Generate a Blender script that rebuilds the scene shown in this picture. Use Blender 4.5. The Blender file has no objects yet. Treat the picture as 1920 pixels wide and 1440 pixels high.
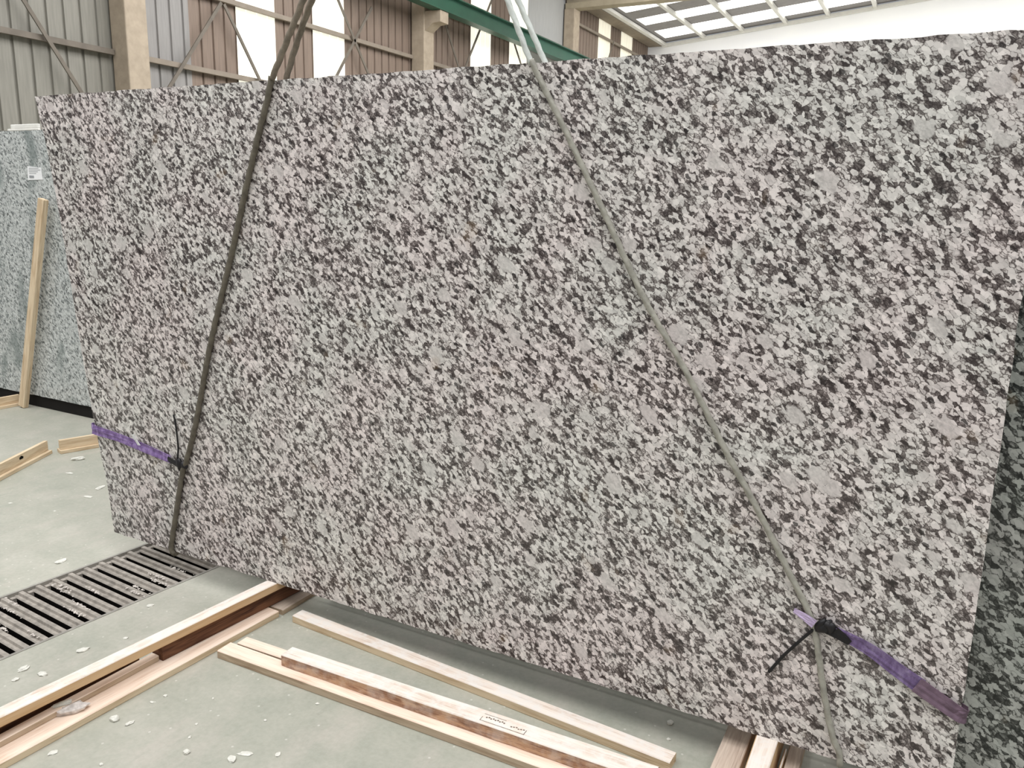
import bpy, bmesh, math, random
from mathutils import Vector, Matrix, noise

# ------------------------------------------------------------------ camera, world, light, exposure
S = bpy.context.scene
C = S.collection
random.seed(7)

def srgb(r, g, b):
    f = lambda c: (c/255)/12.92 if c/255 <= 0.04045 else ((c/255+0.055)/1.055)**2.4
    return (f(r), f(g), f(b), 1.0)

cam = bpy.data.cameras.new('camera')
cam.sensor_width = 36.0
cam.lens = 36.0*1494.2/1920.0
cam.clip_end = 200
co = bpy.data.objects.new('camera', cam)
C.objects.link(co)
ax_x = Vector((0.95, -0.20, 0.03)).normalized()
fwd = Vector((-0.45360, 0.86462, -0.21577)).normalized()      # viewing direction
down = Vector((0.12240, -0.17920, -0.97614))
down = (down - down.dot(fwd)*fwd).normalized()
right = down.cross(fwd).normalized()
m = Matrix((right, -down, -fwd)).transposed().to_4x4()
m.translation = Vector((0, 0, 1.6))
co.matrix_world = m
S.camera = co

W = bpy.data.worlds.new('world'); S.world = W
W.use_nodes = True
wn = W.node_tree
bg = wn.nodes['Background']
tc = wn.nodes.new('ShaderNodeTexCoord'); sp = wn.nodes.new('ShaderNodeSeparateXYZ')
rp = wn.nodes.new('ShaderNodeValToRGB')
wn.links.new(tc.outputs['Generated'], sp.inputs[0]); wn.links.new(sp.outputs['Z'], rp.inputs[0])
rp.color_ramp.elements[0].position = 0.0; rp.color_ramp.elements[0].color = (0.195, 0.20, 0.212, 1)
rp.color_ramp.elements[1].position = 0.75; rp.color_ramp.elements[1].color = (0.97, 0.985, 1.0, 1)
wn.links.new(rp.outputs[0], bg.inputs['Color'])
bg.inputs['Strength'].default_value = 0.95

def area_light(name, loc, rot, sx, sy, power, col=(1, 1, 1)):
    l = bpy.data.lights.new(name, 'AREA'); l.shape = 'RECTANGLE'
    l.size = sx; l.size_y = sy; l.energy = power; l.color = col
    o = bpy.data.objects.new(name, l); C.objects.link(o)
    o.location = loc; o.rotation_euler = rot
    return o
# daylight through the rooflights over the work floor, and over the far bay
area_light('rooflight_daylight', (-2.0, 0.2, 8.9), (0, 0, 0), 14, 6.5, 1350, (0.985, 0.99, 1.0))
area_light('far_bay_daylight', (1.0, 24.0, 8.6), (math.radians(40), 0, 0), 18, 5, 3900, (0.985, 0.99, 1.0))
area_light('middle_bay_fill', (-5.0, 13.0, 9.0), (0, math.radians(50), 0), 5, 16, 1900, (0.99, 0.99, 1.0))  # fill lamp added and tipped to brighten the side wall
# the side wall's translucent sheets behind and left of the slabs let daylight onto the floor there
area_light('side_wall_daylight', (-11.5, 3.0, 4.5), (0, math.radians(-75), 0), 6, 5, 50, (1, 0.99, 0.96))

S.view_settings.view_transform = 'Standard'
S.view_settings.look = 'None'
S.view_settings.gamma = 1.0
S.view_settings.use_curve_mapping = False
S.view_settings.exposure = -0.35

# ------------------------------------------------------------------ helpers
class Mat:
    """small wrapper to build node materials"""
    def __init__(s, name, rough=0.8, spec=0.3):
        s.m = bpy.data.materials.new(name); s.m.use_nodes = True
        s.t = s.m.node_tree; s.b = s.t.nodes['Principled BSDF']
        s.b.inputs['Roughness'].default_value = rough
        s.b.inputs['Specular IOR Level'].default_value = spec
        s.tc = None
    def n(s, kind, **kw):
        nd = s.t.nodes.new('ShaderNode'+kind)
        for k, v in kw.items():
            setattr(nd, k, v)
        return nd
    def l(s, a, b): s.t.links.new(a, b)
    def obj(s):
        if not s.tc: s.tc = s.n('TexCoord')
        return s.tc.outputs['Object']
    def mapping(s, src, scale=(1, 1, 1), rot=(0, 0, 0), loc=(0, 0, 0)):
        mp = s.n('Mapping'); mp.inputs['Scale'].default_value = scale
        mp.inputs['Rotation'].default_value = rot; mp.inputs['Location'].default_value = loc
        s.l(src, mp.inputs['Vector']); return mp.outputs[0]
    def noise(s, src, scale, detail=3, rough=0.55, dist=0.0):
        nd = s.n('TexNoise'); nd.inputs['Scale'].default_value = scale
        nd.inputs['Detail'].default_value = detail; nd.inputs['Roughness'].default_value = rough
        nd.inputs['Distortion'].default_value = dist
        s.l(src, nd.inputs['Vector']); return nd
    def voro(s, src, scale, dims='2D', rnd=1.0, feature='F1'):
        nd = s.n('TexVoronoi'); nd.voronoi_dimensions = dims; nd.feature = feature
        nd.inputs['Scale'].default_value = scale; nd.inputs['Randomness'].default_value = rnd
        s.l(src, nd.inputs['Vector']); return nd
    def math(s, op, a, b=None, c=None):
        nd = s.n('Math', operation=op)
        for i, v in enumerate((a, b, c)):
            if v is None: continue
            if isinstance(v, (int, float)): nd.inputs[i].default_value = v
            else: s.l(v, nd.inputs[i])
        return nd.outputs[0]
    def ramp(s, fac, stops, interp='LINEAR'):
        nd = s.n('ValToRGB'); cr = nd.color_ramp; cr.interpolation = interp
        while len(cr.elements) < len(stops): cr.elements.new(0.5)
        for e, (p, c) in zip(cr.elements, stops):
            e.position = p; e.color = c
        s.l(fac, nd.inputs[0]); return nd.outputs[0]
    def mix(s, fac, a, b, blend='MIX'):
        nd = s.n('Mix', data_type='RGBA', blend_type=blend)
        if isinstance(fac, (int, float)): nd.inputs[0].default_value = fac
        else: s.l(fac, nd.inputs[0])
        for i, v in ((6, a), (7, b)):
            if isinstance(v, tuple): nd.inputs[i].default_value = v
            else: s.l(v, nd.inputs[i])
        return nd.outputs[2]
    def base(s, c):
        if isinstance(c, tuple): s.b.inputs['Base Color'].default_value = c
        else: s.l(c, s.b.inputs['Base Color'])
    def bump(s, h, strength=0.3, dist=0.01):
        nd = s.n('Bump'); nd.inputs['Strength'].default_value = strength
        nd.inputs['Distance'].default_value = dist
        s.l(h, nd.inputs['Height']); s.l(nd.outputs[0], s.b.inputs['Normal'])

def g(v): return (v, v, v, 1)

class MB:
    """collects geometry and links it as ONE mesh object"""
    def __init__(s): s.v = []; s.f = []; s.mi = []
    def quad(s, pts, mi=0):
        k = len(s.v); s.v += [tuple(p) for p in pts]; s.f.append(tuple(range(k, k+len(pts)))); s.mi.append(mi)
    def box(s, x0, x1, y0, y1, z0, z1, mi=0, M=None):
        P = [Vector(p) for p in ((x0,y0,z0),(x1,y0,z0),(x1,y1,z0),(x0,y1,z0),(x0,y0,z1),(x1,y0,z1),(x1,y1,z1),(x0,y1,z1))]
        if M: P = [M @ p for p in P]
        k = len(s.v); s.v += [tuple(p) for p in P]
        for f in ((0,3,2,1),(4,5,6,7),(0,1,5,4),(1,2,6,5),(2,3,7,6),(3,0,4,7)):
            s.f.append(tuple(k+i for i in f)); s.mi.append(mi)
    def tube(s, pts, r, n=10, lobes=0, twist=0.0, amp=0.0, mi=0):
        pts = [Vector(p) for p in pts]; rings = []; L = 0.0
        for i, p in enumerate(pts):
            d = (pts[min(i+1, len(pts)-1)] - pts[max(i-1, 0)]).normalized()
            if i: L += (p-pts[i-1]).length
            a = Vector((0, 1, 0)) if abs(d.y) < 0.9 else Vector((1, 0, 0))
            u = d.cross(a).normalized(); w = d.cross(u)
            rr = r[i] if isinstance(r, (list, tuple)) else r
            k = len(s.v); rings.append(k)
            for j in range(n):
                t = 2*math.pi*j/n
                q = rr*(1+amp*math.cos(lobes*(t+twist*L))) if lobes else rr
                s.v.append(tuple(p + u*math.cos(t)*q + w*math.sin(t)*q))
        for a, b in zip(rings, rings[1:]):
            for j in range(n):
                s.f.append((a+j, a+(j+1) % n, b+(j+1) % n, b+j)); s.mi.append(mi)
        for a in (rings[0], rings[-1]):
            s.f.append(tuple(a+j for j in range(n))); s.mi.append(mi)
    def build(s, name, mats, parent=None, smooth=False, bevel=0.0, origin=None):
        me = bpy.data.meshes.new(name)
        org = Vector(origin) if origin else Vector((0, 0, 0))
        me.from_pydata([tuple(Vector(v)-org) for v in s.v], [], s.f)
        bm = bmesh.new(); bm.from_mesh(me); bmesh.ops.recalc_face_normals(bm, faces=bm.faces); bm.to_mesh(me); bm.free()
        for i, p in enumerate(me.polygons):
            p.material_index = s.mi[i]; p.use_smooth = smooth
        for mt in (mats if isinstance(mats, (list, tuple)) else [mats]): me.materials.append(mt)
        o = bpy.data.objects.new(name, me); C.objects.link(o)
        o.location = org
        if parent: o.parent = parent
        if bevel:
            b = o.modifiers.new('bevel', 'BEVEL'); b.width = bevel; b.segments = 2; b.limit_method = 'ANGLE'
        return o

def tag(o, label, cat, group=None, kind=None):
    o['label'] = label; o['category'] = cat
    if group: o['group'] = group
    if kind: o['kind'] = kind
    return o
def struct(o): o['kind'] = 'structure'; return o
def empty(name, loc=(0, 0, 0), rot=(0, 0, 0)):
    o = bpy.data.objects.new(name, None); C.objects.link(o); o.location = loc; o.rotation_euler = rot
    o.empty_display_size = 0.1
    return o

# ------------------------------------------------------------------ materials
def granite(name, light, mid, dark, scale=1.0, dens=0.0, wet=None, seed=0.0, rough=0.22, coat=0.0, tints=True):
    """pale feldspar grains, drawn out down to the right, in a dark mica ground"""
    M = Mat(name, rough, 0.45)
    P = M.mapping(M.obj(), loc=(seed, 0, seed*0.7))
    # swirl the coordinates a little so that grains are ragged
    nz = M.noise(P, 55*scale, 3, 0.6)
    off = M.n('VectorMath', operation='SUBTRACT'); M.l(nz.outputs['Color'], off.inputs[0]); off.inputs[1].default_value = (.5, .5, .5)
    sc = M.n('VectorMath', operation='SCALE'); M.l(off.outputs[0], sc.inputs[0]); sc.inputs['Scale'].default_value = 0.018/scale
    ad = M.n('VectorMath', operation='ADD'); M.l(P, ad.inputs[0]); M.l(sc.outputs[0], ad.inputs[1])
    # X,Z plane -> 2D, turned so that U runs down to the right, squeezed along U
    sx = M.n('SeparateXYZ'); M.l(ad.outputs[0], sx.inputs[0])
    cx = M.n('CombineXYZ'); M.l(sx.outputs['X'], cx.inputs['X']); M.l(sx.outputs['Z'], cx.inputs['Y'])
    r1 = M.mapping(cx.outputs[0], rot=(0, 0, math.radians(40)))
    uv = M.mapping(r1, scale=(0.60, 1.15, 1))
    wz = M.noise(P, 24, 3, 0.6)
    wo = M.n('VectorMath', operation='SUBTRACT'); M.l(wz.outputs['Color'], wo.inputs[0]); wo.inputs[1].default_value = (.5, .5, .5)
    ws = M.n('VectorMath', operation='SCALE'); M.l(wo.outputs[0], ws.inputs[0]); ws.inputs['Scale'].default_value = 0.035
    wa = M.n('VectorMath', operation='ADD'); M.l(r1, wa.inputs[0]); M.l(ws.outputs[0], wa.inputs[1])
    uvw = M.mapping(wa.outputs[0], scale=(0.72, 1.15, 1), loc=(3.1, 1.7, 0))
    v1 = M.voro(uv, 88*scale)
    s1 = M.n('SeparateColor'); M.l(v1.outputs['Color'], s1.inputs[0])
    cl = M.noise(uv, 30*scale, 4, 0.6)
    val = M.math('MULTIPLY_ADD', cl.outputs[0], 1.05, M.math('MULTIPLY', s1.outputs[0], 0.46))   # ~0.72 + 0.31
    val = M.math('ADD', val, -0.24-dens)
    fine = M.noise(uv, 210*scale, 2, 0.6)
    val = M.math('MULTIPLY_ADD', fine.outputs[0], 0.50, M.math('ADD', val, -0.25))
    # dark seams around grains
    ve = M.voro(uv, 88*scale, feature='DISTANCE_TO_EDGE')
    seam = M.n('MapRange'); M.l(ve.outputs['Distance'], seam.inputs[0]); seam.inputs[1].default_value = 0.0; seam.inputs[2].default_value = 0.17
    seam.inputs[3].default_value = -0.14; seam.inputs[4].default_value = 0.05
    val = M.math('ADD', val, seam.outputs[0])
    # medium grains
    v2 = M.voro(uvw, 38*scale); s2 = M.n('SeparateColor'); M.l(v2.outputs['Color'], s2.inputs[0])
    pick = M.math('GREATER_THAN', s2.outputs[1], 0.60)
    rad = M.math('MULTIPLY_ADD', s2.outputs[2], 0.26, 0.22)
    near = M.math('SUBTRACT', rad, v2.outputs['Distance'])
    near = M.math('MULTIPLY', near, 14.0)
    nn = M.n('Clamp'); M.l(near, nn.inputs[0])
    val = M.math('MULTIPLY_ADD', M.math('MULTIPLY', nn.outputs[0], pick), 0.42, val)
    # a few large feldspars
    v3 = M.voro(uvw, 11.0); s3 = M.n('SeparateColor'); M.l(v3.outputs['Color'], s3.inputs[0])
    pick3 = M.math('GREATER_THAN', s3.outputs[1], 0.72)
    rad3 = M.math('MULTIPLY_ADD', s3.outputs[2], 0.26, 0.05)
    near3 = M.math('MULTIPLY', M.math('SUBTRACT', rad3, v3.outputs['Distance']), 24.0)
    n3 = M.n('Clamp'); M.l(near3, n3.inputs[0])
    big = M.math('MULTIPLY', n3.outputs[0], pick3)
    # black mica flecks
    v4 = M.voro(uv, 46*scale); s4 = M.n('SeparateColor'); M.l(v4.outputs['Color'], s4.inputs[0])
    fleck = M.math('MULTIPLY', M.math('GREATER_THAN', s4.outputs[0], 0.90), M.math('LESS_THAN', v4.outputs['Distance'], 0.34))
    col = M.ramp(val, [(0.24, dark), (0.38, tuple(0.6*d+0.4*q for d, q in zip(dark, mid))), (0.475, mid), (0.585, light), (1.0, tuple(min(1, c*1.12) for c in light))])
    # grain to grain value
    jit = M.n('MapRange'); M.l(s1.outputs[2], jit.inputs[0]); jit.inputs[3].default_value = 0.80; jit.inputs[4].default_value = 1.12
    cj = M.n('CombineColor'); [M.l(jit.outputs[0], cj.inputs[i]) for i in range(3)]
    col = M.mix(1.0, col, cj.outputs[0], 'MULTIPLY')
    bigc = M.ramp(M.noise(uv, 120, 3).outputs[0], [(0.3, tuple(0.72*c for c in light[:3])+(1,)), (0.6, tuple(0.98*c for c in light[:3])+(1,))])
    col = M.mix(M.math('MULTIPLY', big, 0.85), col, bigc)
    fl = M.math('MULTIPLY', fleck, M.math('SUBTRACT', 1.0, big))
    col = M.mix(M.math('MULTIPLY', fl, 0.85), col, tuple(0.45*c for c in dark[:3])+(1,))
    if tints:
        tn = M.noise(P, 2.6, 3, 0.6)
        tcol = M.ramp(tn.outputs[0], [(0.40, (0.965, 1.0, 0.97, 1)), (0.6, (1.01, 0.975, 0.97, 1))])
        col = M.mix(1.0, col, tcol, 'MULTIPLY')
        rn = M.noise(P, 9, 2, 0.5)
        rust = M.math('MULTIPLY', M.ramp(rn.outputs[0], [(0.66, g(0)), (0.74, g(1))]), 0.18)
        col = M.mix(rust, col, srgb(165, 135, 95))
    if wet:
        wnz = M.noise(M.mapping(P, scale=(1.0, 1, 0.45)), 3.2, 3, 0.5)
        wm = M.ramp(wnz.outputs[0], [(0.52, g(0)), (0.60, g(1))])
        col = M.mix(M.math('MULTIPLY', wm, 0.75), col, wet)
    M.base(col)
    if coat: 
        M.b.inputs['Coat Weight'].default_value = coat; M.b.inputs['Coat Roughness'].default_value = 0.12
    return M.m

G_main = granite('polished_granite', srgb(224, 217, 214), srgb(146, 137, 134), srgb(70, 62, 61), scale=1.22)
G_left = granite('damp_granite', srgb(200, 203, 201), srgb(158, 162, 161), srgb(108, 113, 113), scale=1.15, dens=-0.05,
                 wet=srgb(120, 130, 128), seed=4.3, tints=False)
G_right = granite('coarse_granite', srgb(176, 177, 172), srgb(102, 103, 99), srgb(36, 38, 36), scale=0.95, dens=0.03, seed=9.7)  # coarser stone, its tone also darkened for the shade behind the big slab

def edge_mat():
    M = Mat('sawn_granite_edge', 0.85, 0.2)
    n = M.noise(M.obj(), 60, 4)
    M.base(M.ramp(n.outputs[0], [(0.35, srgb(175, 168, 160)), (0.5, srgb(232, 226, 220)), (0.75, srgb(240, 236, 230))]))
    return M.m
G_edge = edge_mat()

def wood(name, c0, c1, c2, grain=1.0, dust=0.0, rough=0.8, stretch=14):
    """c0 light, c1 middle, c2 dark grain; the object's X runs along the plank"""
    M = Mat(name, rough, 0.2)
    P = M.mapping(M.obj(), scale=(1.2, stretch, stretch))
    n1 = M.noise(P, 3.0*grain, 5, 0.6, 0.6)
    n2 = M.noise(M.mapping(M.obj(), scale=(4, 90, 90)), 2.5, 2, 0.5)
    f = M.math('MULTIPLY_ADD', n2.outputs[0], 0.35, M.math('MULTIPLY', n1.outputs[0], 0.75))
    col = M.ramp(f, [(0.34, c2), (0.50, c1), (0.62, c0)])
    kv = M.voro(M.mapping(M.obj(), scale=(1, 2.2, 2.2)), 3.3, '3D')
    kn = M.ramp(kv.outputs['Distance'], [(0.035, g(1)), (0.075, g(0))])
    col = M.mix(M.math('MULTIPLY', kn, 0.6), col, tuple(0.35*c for c in c2[:3])+(1,))
    if dust:
        dn = M.noise(M.obj(), 22, 4, 0.65)
        col = M.mix(M.math('MULTIPLY', M.ramp(dn.outputs[0], [(0.42, g(0)), (0.62, g(1))]), dust), col, srgb(230, 224, 217))
    M.base(col); M.bump(f, 0.25, 0.003)
    return M.m
W_top = wood('fresh_pine', srgb(242, 222, 204), srgb(234, 210, 190), srgb(210, 180, 156))
W_dust = wood('dusty_pine', srgb(236, 224, 212), srgb(224, 208, 194), srgb(196, 174, 156), dust=0.8)
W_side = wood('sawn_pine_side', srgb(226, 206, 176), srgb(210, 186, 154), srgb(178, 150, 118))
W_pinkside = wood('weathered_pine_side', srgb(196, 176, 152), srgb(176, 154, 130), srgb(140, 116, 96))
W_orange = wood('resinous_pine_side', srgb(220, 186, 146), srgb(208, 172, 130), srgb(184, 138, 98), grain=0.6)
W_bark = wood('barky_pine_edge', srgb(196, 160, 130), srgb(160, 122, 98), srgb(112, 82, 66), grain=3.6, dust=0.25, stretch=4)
W_dark = wood('shade_dark_timber', srgb(120, 84, 62), srgb(92, 62, 46), srgb(60, 40, 30))  # brown darkened for the shade under the overhanging plank
W_grey = wood('greyed_board', srgb(204, 188, 172), srgb(188, 170, 155), srgb(160, 142, 128))

def floor_mat():
    M = Mat('painted_concrete_floor', 0.55, 0.35)
    o = M.obj()
    n1 = M.noise(o, 0.8, 5, 0.6); n2 = M.noise(o, 6, 5, 0.65); n3 = M.noise(o, 60, 3, 0.6)
    f = M.math('MULTIPLY_ADD', n2.outputs[0], 0.5, M.math('MULTIPLY', n1.outputs[0], 0.5))
    col = M.ramp(f, [(0.36, srgb(152, 154, 141)), (0.5, srgb(166, 165, 152)), (0.64, srgb(179, 176, 164))])
    # pale stone dust trodden in beside the drain and under the timbers
    d = M.noise(M.mapping(o, scale=(2.2, 1.0, 1)), 2.6, 6, 0.7)
    col = M.mix(M.math('MULTIPLY', M.ramp(d.outputs[0], [(0.50, g(0)), (0.68, g(1))]), 0.45), col, srgb(188, 179, 169))
    w = M.noise(M.mapping(o, rot=(0, 0, 0.5), scale=(5, 1.2, 1)), 5, 5, 0.7)
    col = M.mix(M.math('MULTIPLY', M.ramp(w.outputs[0], [(0.60, g(0)), (0.70, g(1))]), 0.22), col, srgb(134, 137, 125))
    sp_ = M.voro(o, 26, '2D'); s_ = M.n('SeparateColor'); M.l(sp_.outputs['Color'], s_.inputs[0])
    fl = M.math('MULTIPLY', M.math('GREATER_THAN', s_.outputs[0], 0.93), M.math('LESS_THAN', sp_.outputs['Distance'], 0.10))
    col = M.mix(M.math('MULTIPLY', fl, 0.35), col, srgb(232, 230, 222))
    col = M.mix(0.10, col, M.ramp(n3.outputs[0], [(0.3, srgb(140, 142, 130)), (0.7, srgb(225, 224, 214))]))
    M.base(col)
    r = M.n('MapRange'); M.l(n2.outputs[0], r.inputs[0]); r.inputs[3].default_value = 0.38; r.inputs[4].default_value = 0.7
    M.l(r.outputs[0], M.b.inputs['Roughness'])
    M.bump(n3.outputs[0], 0.08, 0.002)
    return M.m
F_mat = floor_mat()

def plain(name, col, rough=0.7, spec=0.3, var=0.12, scale=4.0, bump=0.0, metal=0.0, stretch=(1, 1, 1)):
    M = Mat(name, rough, spec); n = M.noise(M.mapping(M.obj(), scale=stretch), scale, 4, 0.6)
    lo = tuple(c*(1-var) for c in col[:3])+(1,); hi = tuple(min(1, c*(1+var)) for c in col[:3])+(1,)
    M.base(M.ramp(n.outputs[0], [(0.35, lo), (0.65, hi)]))
    M.b.inputs['Metallic'].default_value = metal
    if bump: M.bump(n.outputs[0], bump, 0.005)
    return M.m
M_greysheet = plain('blue_grey_sheet', srgb(146, 143, 140), 0.6, stretch=(1, 6, .5), var=.08)
M_dimsheet = plain('olive_grey_sheet', srgb(136, 133, 124), 0.6, stretch=(1, 6, .4), var=.10)
M_brownsheet = plain('taupe_sheet', srgb(131, 115, 103), 0.6, stretch=(1, 6, .4), var=.10)
M_palesheet = plain('pale_grey_sheet', srgb(176, 176, 174), 0.6, stretch=(1, 6, .4), var=.06)
M_conc = plain('cast_concrete', srgb(170, 156, 138), 0.85, 0.2, .10, 5, .2)
M_conc2 = plain('concrete_roof_beam', srgb(166, 155, 134), 0.85, 0.2, .08, 3, .1)
M_rail = plain('grey_primed_steel', srgb(140, 129, 116), 0.6, .3, .08)
M_brace = plain('dark_angle_steel', srgb(112, 104, 94), 0.6, .3, .15)
M_green = plain('green_crane_paint', srgb(28, 80, 61), 0.42, .5, .10, 2)
M_white = plain('white_painted_steel', srgb(232, 230, 224), 0.6, .3, .04)
M_gutter = plain('stained_gutter', srgb(140, 128, 112), 0.7, .3, .12)
M_roof = plain('grey_roof_sheet', srgb(150, 146, 145), 0.7, .3, .06)
def glow(name, col, strength, ribs=True):
    M = Mat(name, 0.5, 0.3)
    n = M.noise(M.mapping(M.obj(), scale=(1, 14, 0.3)), 3, 3)
    c = M.ramp(n.outputs[0], [(0.3, tuple(x*0.93 for x in col[:3])+(1,)), (0.7, col)])
    M.base(srgb(225, 222, 205)); M.l(c, M.b.inputs['Emission Color']); M.b.inputs['Emission Strength'].default_value = strength
    return M.m
M_transl = glow('daylit_translucent_sheet', (1.0, 0.985, 0.86, 1), 1.0)
M_translfar = glow('daylit_cream_sheet', (0.86, 0.80, 0.66, 1), 0.75)
M_sky = glow('daylit_rooflight_sheet', (1.0, 1.0, 1.0, 1), 2.2)
M_endwall = plain('white_end_wall', srgb(251, 251, 254), 0.8, .2, .03, .5)
M_rope = plain('grimy_sling_rope', srgb(104, 98, 86), 0.75, .3, .22, 40)
M_ropeglare = plain('glare_sling_rope', srgb(206, 210, 204), 0.7, .35, .10, 40)  # paler than the greyish rope: glare above the slab put into the colour
M_ropeup = plain('upper_sling_rope', srgb(128, 118, 104), 0.75, .3, .22, 40)  # lighter tone for the left sling's upper strands
M_ropemid = plain('greyish_sling_rope', srgb(158, 155, 144), 0.7, .35, .18, 40)
M_black = plain('black_tape', srgb(24, 22, 24), 0.5, .4, .3, 30)
M_iron = plain('dusty_cast_iron', srgb(156, 149, 140), 0.8, .25, .22, 30, .4)
M_trench = plain('dark_drain_channel', srgb(18, 15, 13), 0.9, .1, .2)
M_steelangle = plain('steel_angle_edging', srgb(150, 146, 138), 0.6, .4, .15, 20)
M_paper = plain('white_paper', srgb(244, 244, 244), 0.7, .2, .02)
M_ink = plain('grey_print', srgb(150, 152, 155), 0.7, .2, .1)
M_stamp = plain('faint_black_stamp', srgb(120, 108, 96), 0.9, .1, .3, 200)
M_shadebeam = plain('shade_beam_black', srgb(30, 28, 27), 0.8, .2, .2)
M_foam = plain('white_foam', srgb(240, 238, 232), 0.9, .1, .05, 20, .2)
M_chip = plain('pale_stone_chip', srgb(216, 214, 204), 0.85, .2, .12, 60, .3)
M_grit = plain('trodden_stone_grit', srgb(206, 198, 190), 0.9, .1, .15, 60)
M_plaster = plain('grey_white_plaster', srgb(206, 198, 192), 0.9, .2, .25, 50, .5)
def strap_mat(name='purple_webbing', k=((104, 82, 122), (134, 108, 160), (172, 150, 194))):
    M = Mat(name, 0.7, 0.3)
    n = M.noise(M.mapping(M.obj(), scale=(2, 1, 1)), 22, 5, 0.7)
    M.base(M.ramp(n.outputs[0], [(0.33, srgb(*k[0])), (0.5, srgb(*k[1])), (0.68, srgb(*k[2]))]))
    w = M.n('TexWave'); w.inputs['Scale'].default_value = 90; M.l(M.obj(), w.inputs[0])
    M.bump(w.outputs[1], 0.15, 0.0005)
    return M.m
M_strap = strap_mat()
M_strap2 = strap_mat('dull_purple_webbing', ((92, 74, 106), (118, 98, 138), (150, 134, 166)))
M_straplight = plain('faded_lilac_webbing', srgb(186, 168, 196), 0.8, .2, .12, 40)
M_strapdirty = plain('dirty_mauve_webbing', srgb(116, 96, 110), 0.8, .2, .22, 40)

# ------------------------------------------------------------------ floor with the drain channel
DR = math.radians(-4.3)                       # the drain runs a few degrees off the slab's square
dcen = Vector((-2.955, 1.80, 0)); DW = 0.242; DL0, DL1 = -1.3, 1.9
def dpt(u, v, z=0):                           # u across, v along
    c, s_ = math.cos(DR), math.sin(DR)
    return Vector((dcen.x + u*c - v*s_, dcen.y + u*s_ + v*c, z))
mb = MB()
O = [(-14, -6), (12, -6), (12, 38), (-14, 38)]
I_ = [dpt(-DW, DL0), dpt(DW, DL0), dpt(DW, DL1), dpt(-DW, DL1)]
for k in range(4):
    a, b = O[k], O[(k+1) % 4]; c, d = I_[(k+1) % 4], I_[k]
    mb.quad([(a[0], a[1], 0), (b[0], b[1], 0), (c.x, c.y, 0), (d.x, d.y, 0)], 0)
for k in range(4):
    c, d = I_[(k+1) % 4], I_[k]
    mb.quad([(d.x, d.y, 0), (c.x, c.y, 0), (c.x, c.y, -0.25), (d.x, d.y, -0.25)], 1)
mb.quad([(p.x, p.y, -0.25) for p in I_], 1)
struct(mb.build('floor', [F_mat, M_trench]))

gr = empty('drain_grate', dcen, (0, 0, DR))
tag(gr, 'slotted metal drain grate dusted with grit, sunk in the floor left of the timbers', 'drain grate')
mb = MB()
for u in (-1, 1):
    mb.box(u*DW-0.006*(u > 0)*2, u*DW+0.012*(u < 0), DL0, DL1, -0.03, 0.002)
mb.build('frame', M_steelangle, gr)
pitch = 0.0688; y = DL0+0.03; nb = 0
while y < DL1-0.05:
    mb = MB(); w = pitch
    x0, x1 = -DW+0.013, DW-0.013
    # profile across one bar: low shoulder, raised rib, low shoulder; the slot is left open
    prof = [(0.0, -0.050), (0.0, -0.014), (0.004, -0.010), (0.016, -0.011), (0.019, -0.001), (0.036, -0.001), (0.039, -0.013), (0.049, -0.015), (0.051, -0.018), (0.051, -0.050)]
    nseg = 10
    for i in range(nseg):
        xa, xb = x0+(x1-x0)*i/nseg, x0+(x1-x0)*(i+1)/nseg
        for (a, za), (b, zb) in zip(prof, prof[1:]):
            mb.quad([(xa, y+a, za), (xb, y+a, za), (xb, y+b, zb), (xa, y+b, zb)], 1 if min(za, zb) < -0.03 else 0)  # slot sides coloured black to stand in for shade in the slots
    for xx in (x0, x1): mb.quad([(xx, y+a, za) for a, za in prof])
    for e, xx in ((-1, x0), (1, x1)):          # ends close the slot
        mb.box(min(xx, xx-e*0.022), max(xx, xx-e*0.022), y+0.051, y+pitch, -0.05, -0.012)
    mb.build('bar', [M_iron, M_trench], gr); y += pitch; nb += 1
# white grit lying in clumps on the bars
def lump(name, c, r, flat, mat, parent=None, seed=0, sub=2, sx=1.0, rot=0.0):
    bm = bmesh.new(); bmesh.ops.create_icosphere(bm, subdivisions=sub, radius=1.0)
    for v in bm.verts:
        q = v.co.copy(); k = 1+0.42*noise.noise(q*1.6+Vector((seed*3.7, seed, 2)))+0.15*noise.noise(q*4+Vector((seed, 9, seed)))
        v.co = Vector((q.x*k*r*sx, q.y*k*r, max(-0.6, q.z*k)*r*flat))
    zmin = min(v.co.z for v in bm.verts)
    for v in bm.verts: v.co.z -= zmin
    me = bpy.data.meshes.new(name); bm.to_mesh(me); bm.free(); me.materials.append(mat)
    o = bpy.data.objects.new(name, me); C.objects.link(o); o.location = c; o.rotation_euler = (0, 0, rot)
    if parent: o.parent = parent
    return o
rr = random.Random(5)
grit = [(0.10, 0.33, 3), (0.16, 0.30, 3), (0.13, 0.22, 2), (0.17, 0.19, 3), (0.02, 0.10, 2), (0.09, 0.0, 3), (0.13, -0.04, 3), (-0.14, 0.05, 2), (-0.09, 0.03, 2), (-0.17, -0.14, 2), (-0.10, -0.18, 2),
        (0.02, -0.26, 2), (0.04, -0.45, 2), (0.12, 0.42, 2), (-0.02, -0.35, 1), (-0.1, -0.5, 2), (0.15, -0.22, 1)]
mbg = bmesh.new()
me = bpy.data.meshes.new('grit')
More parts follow.
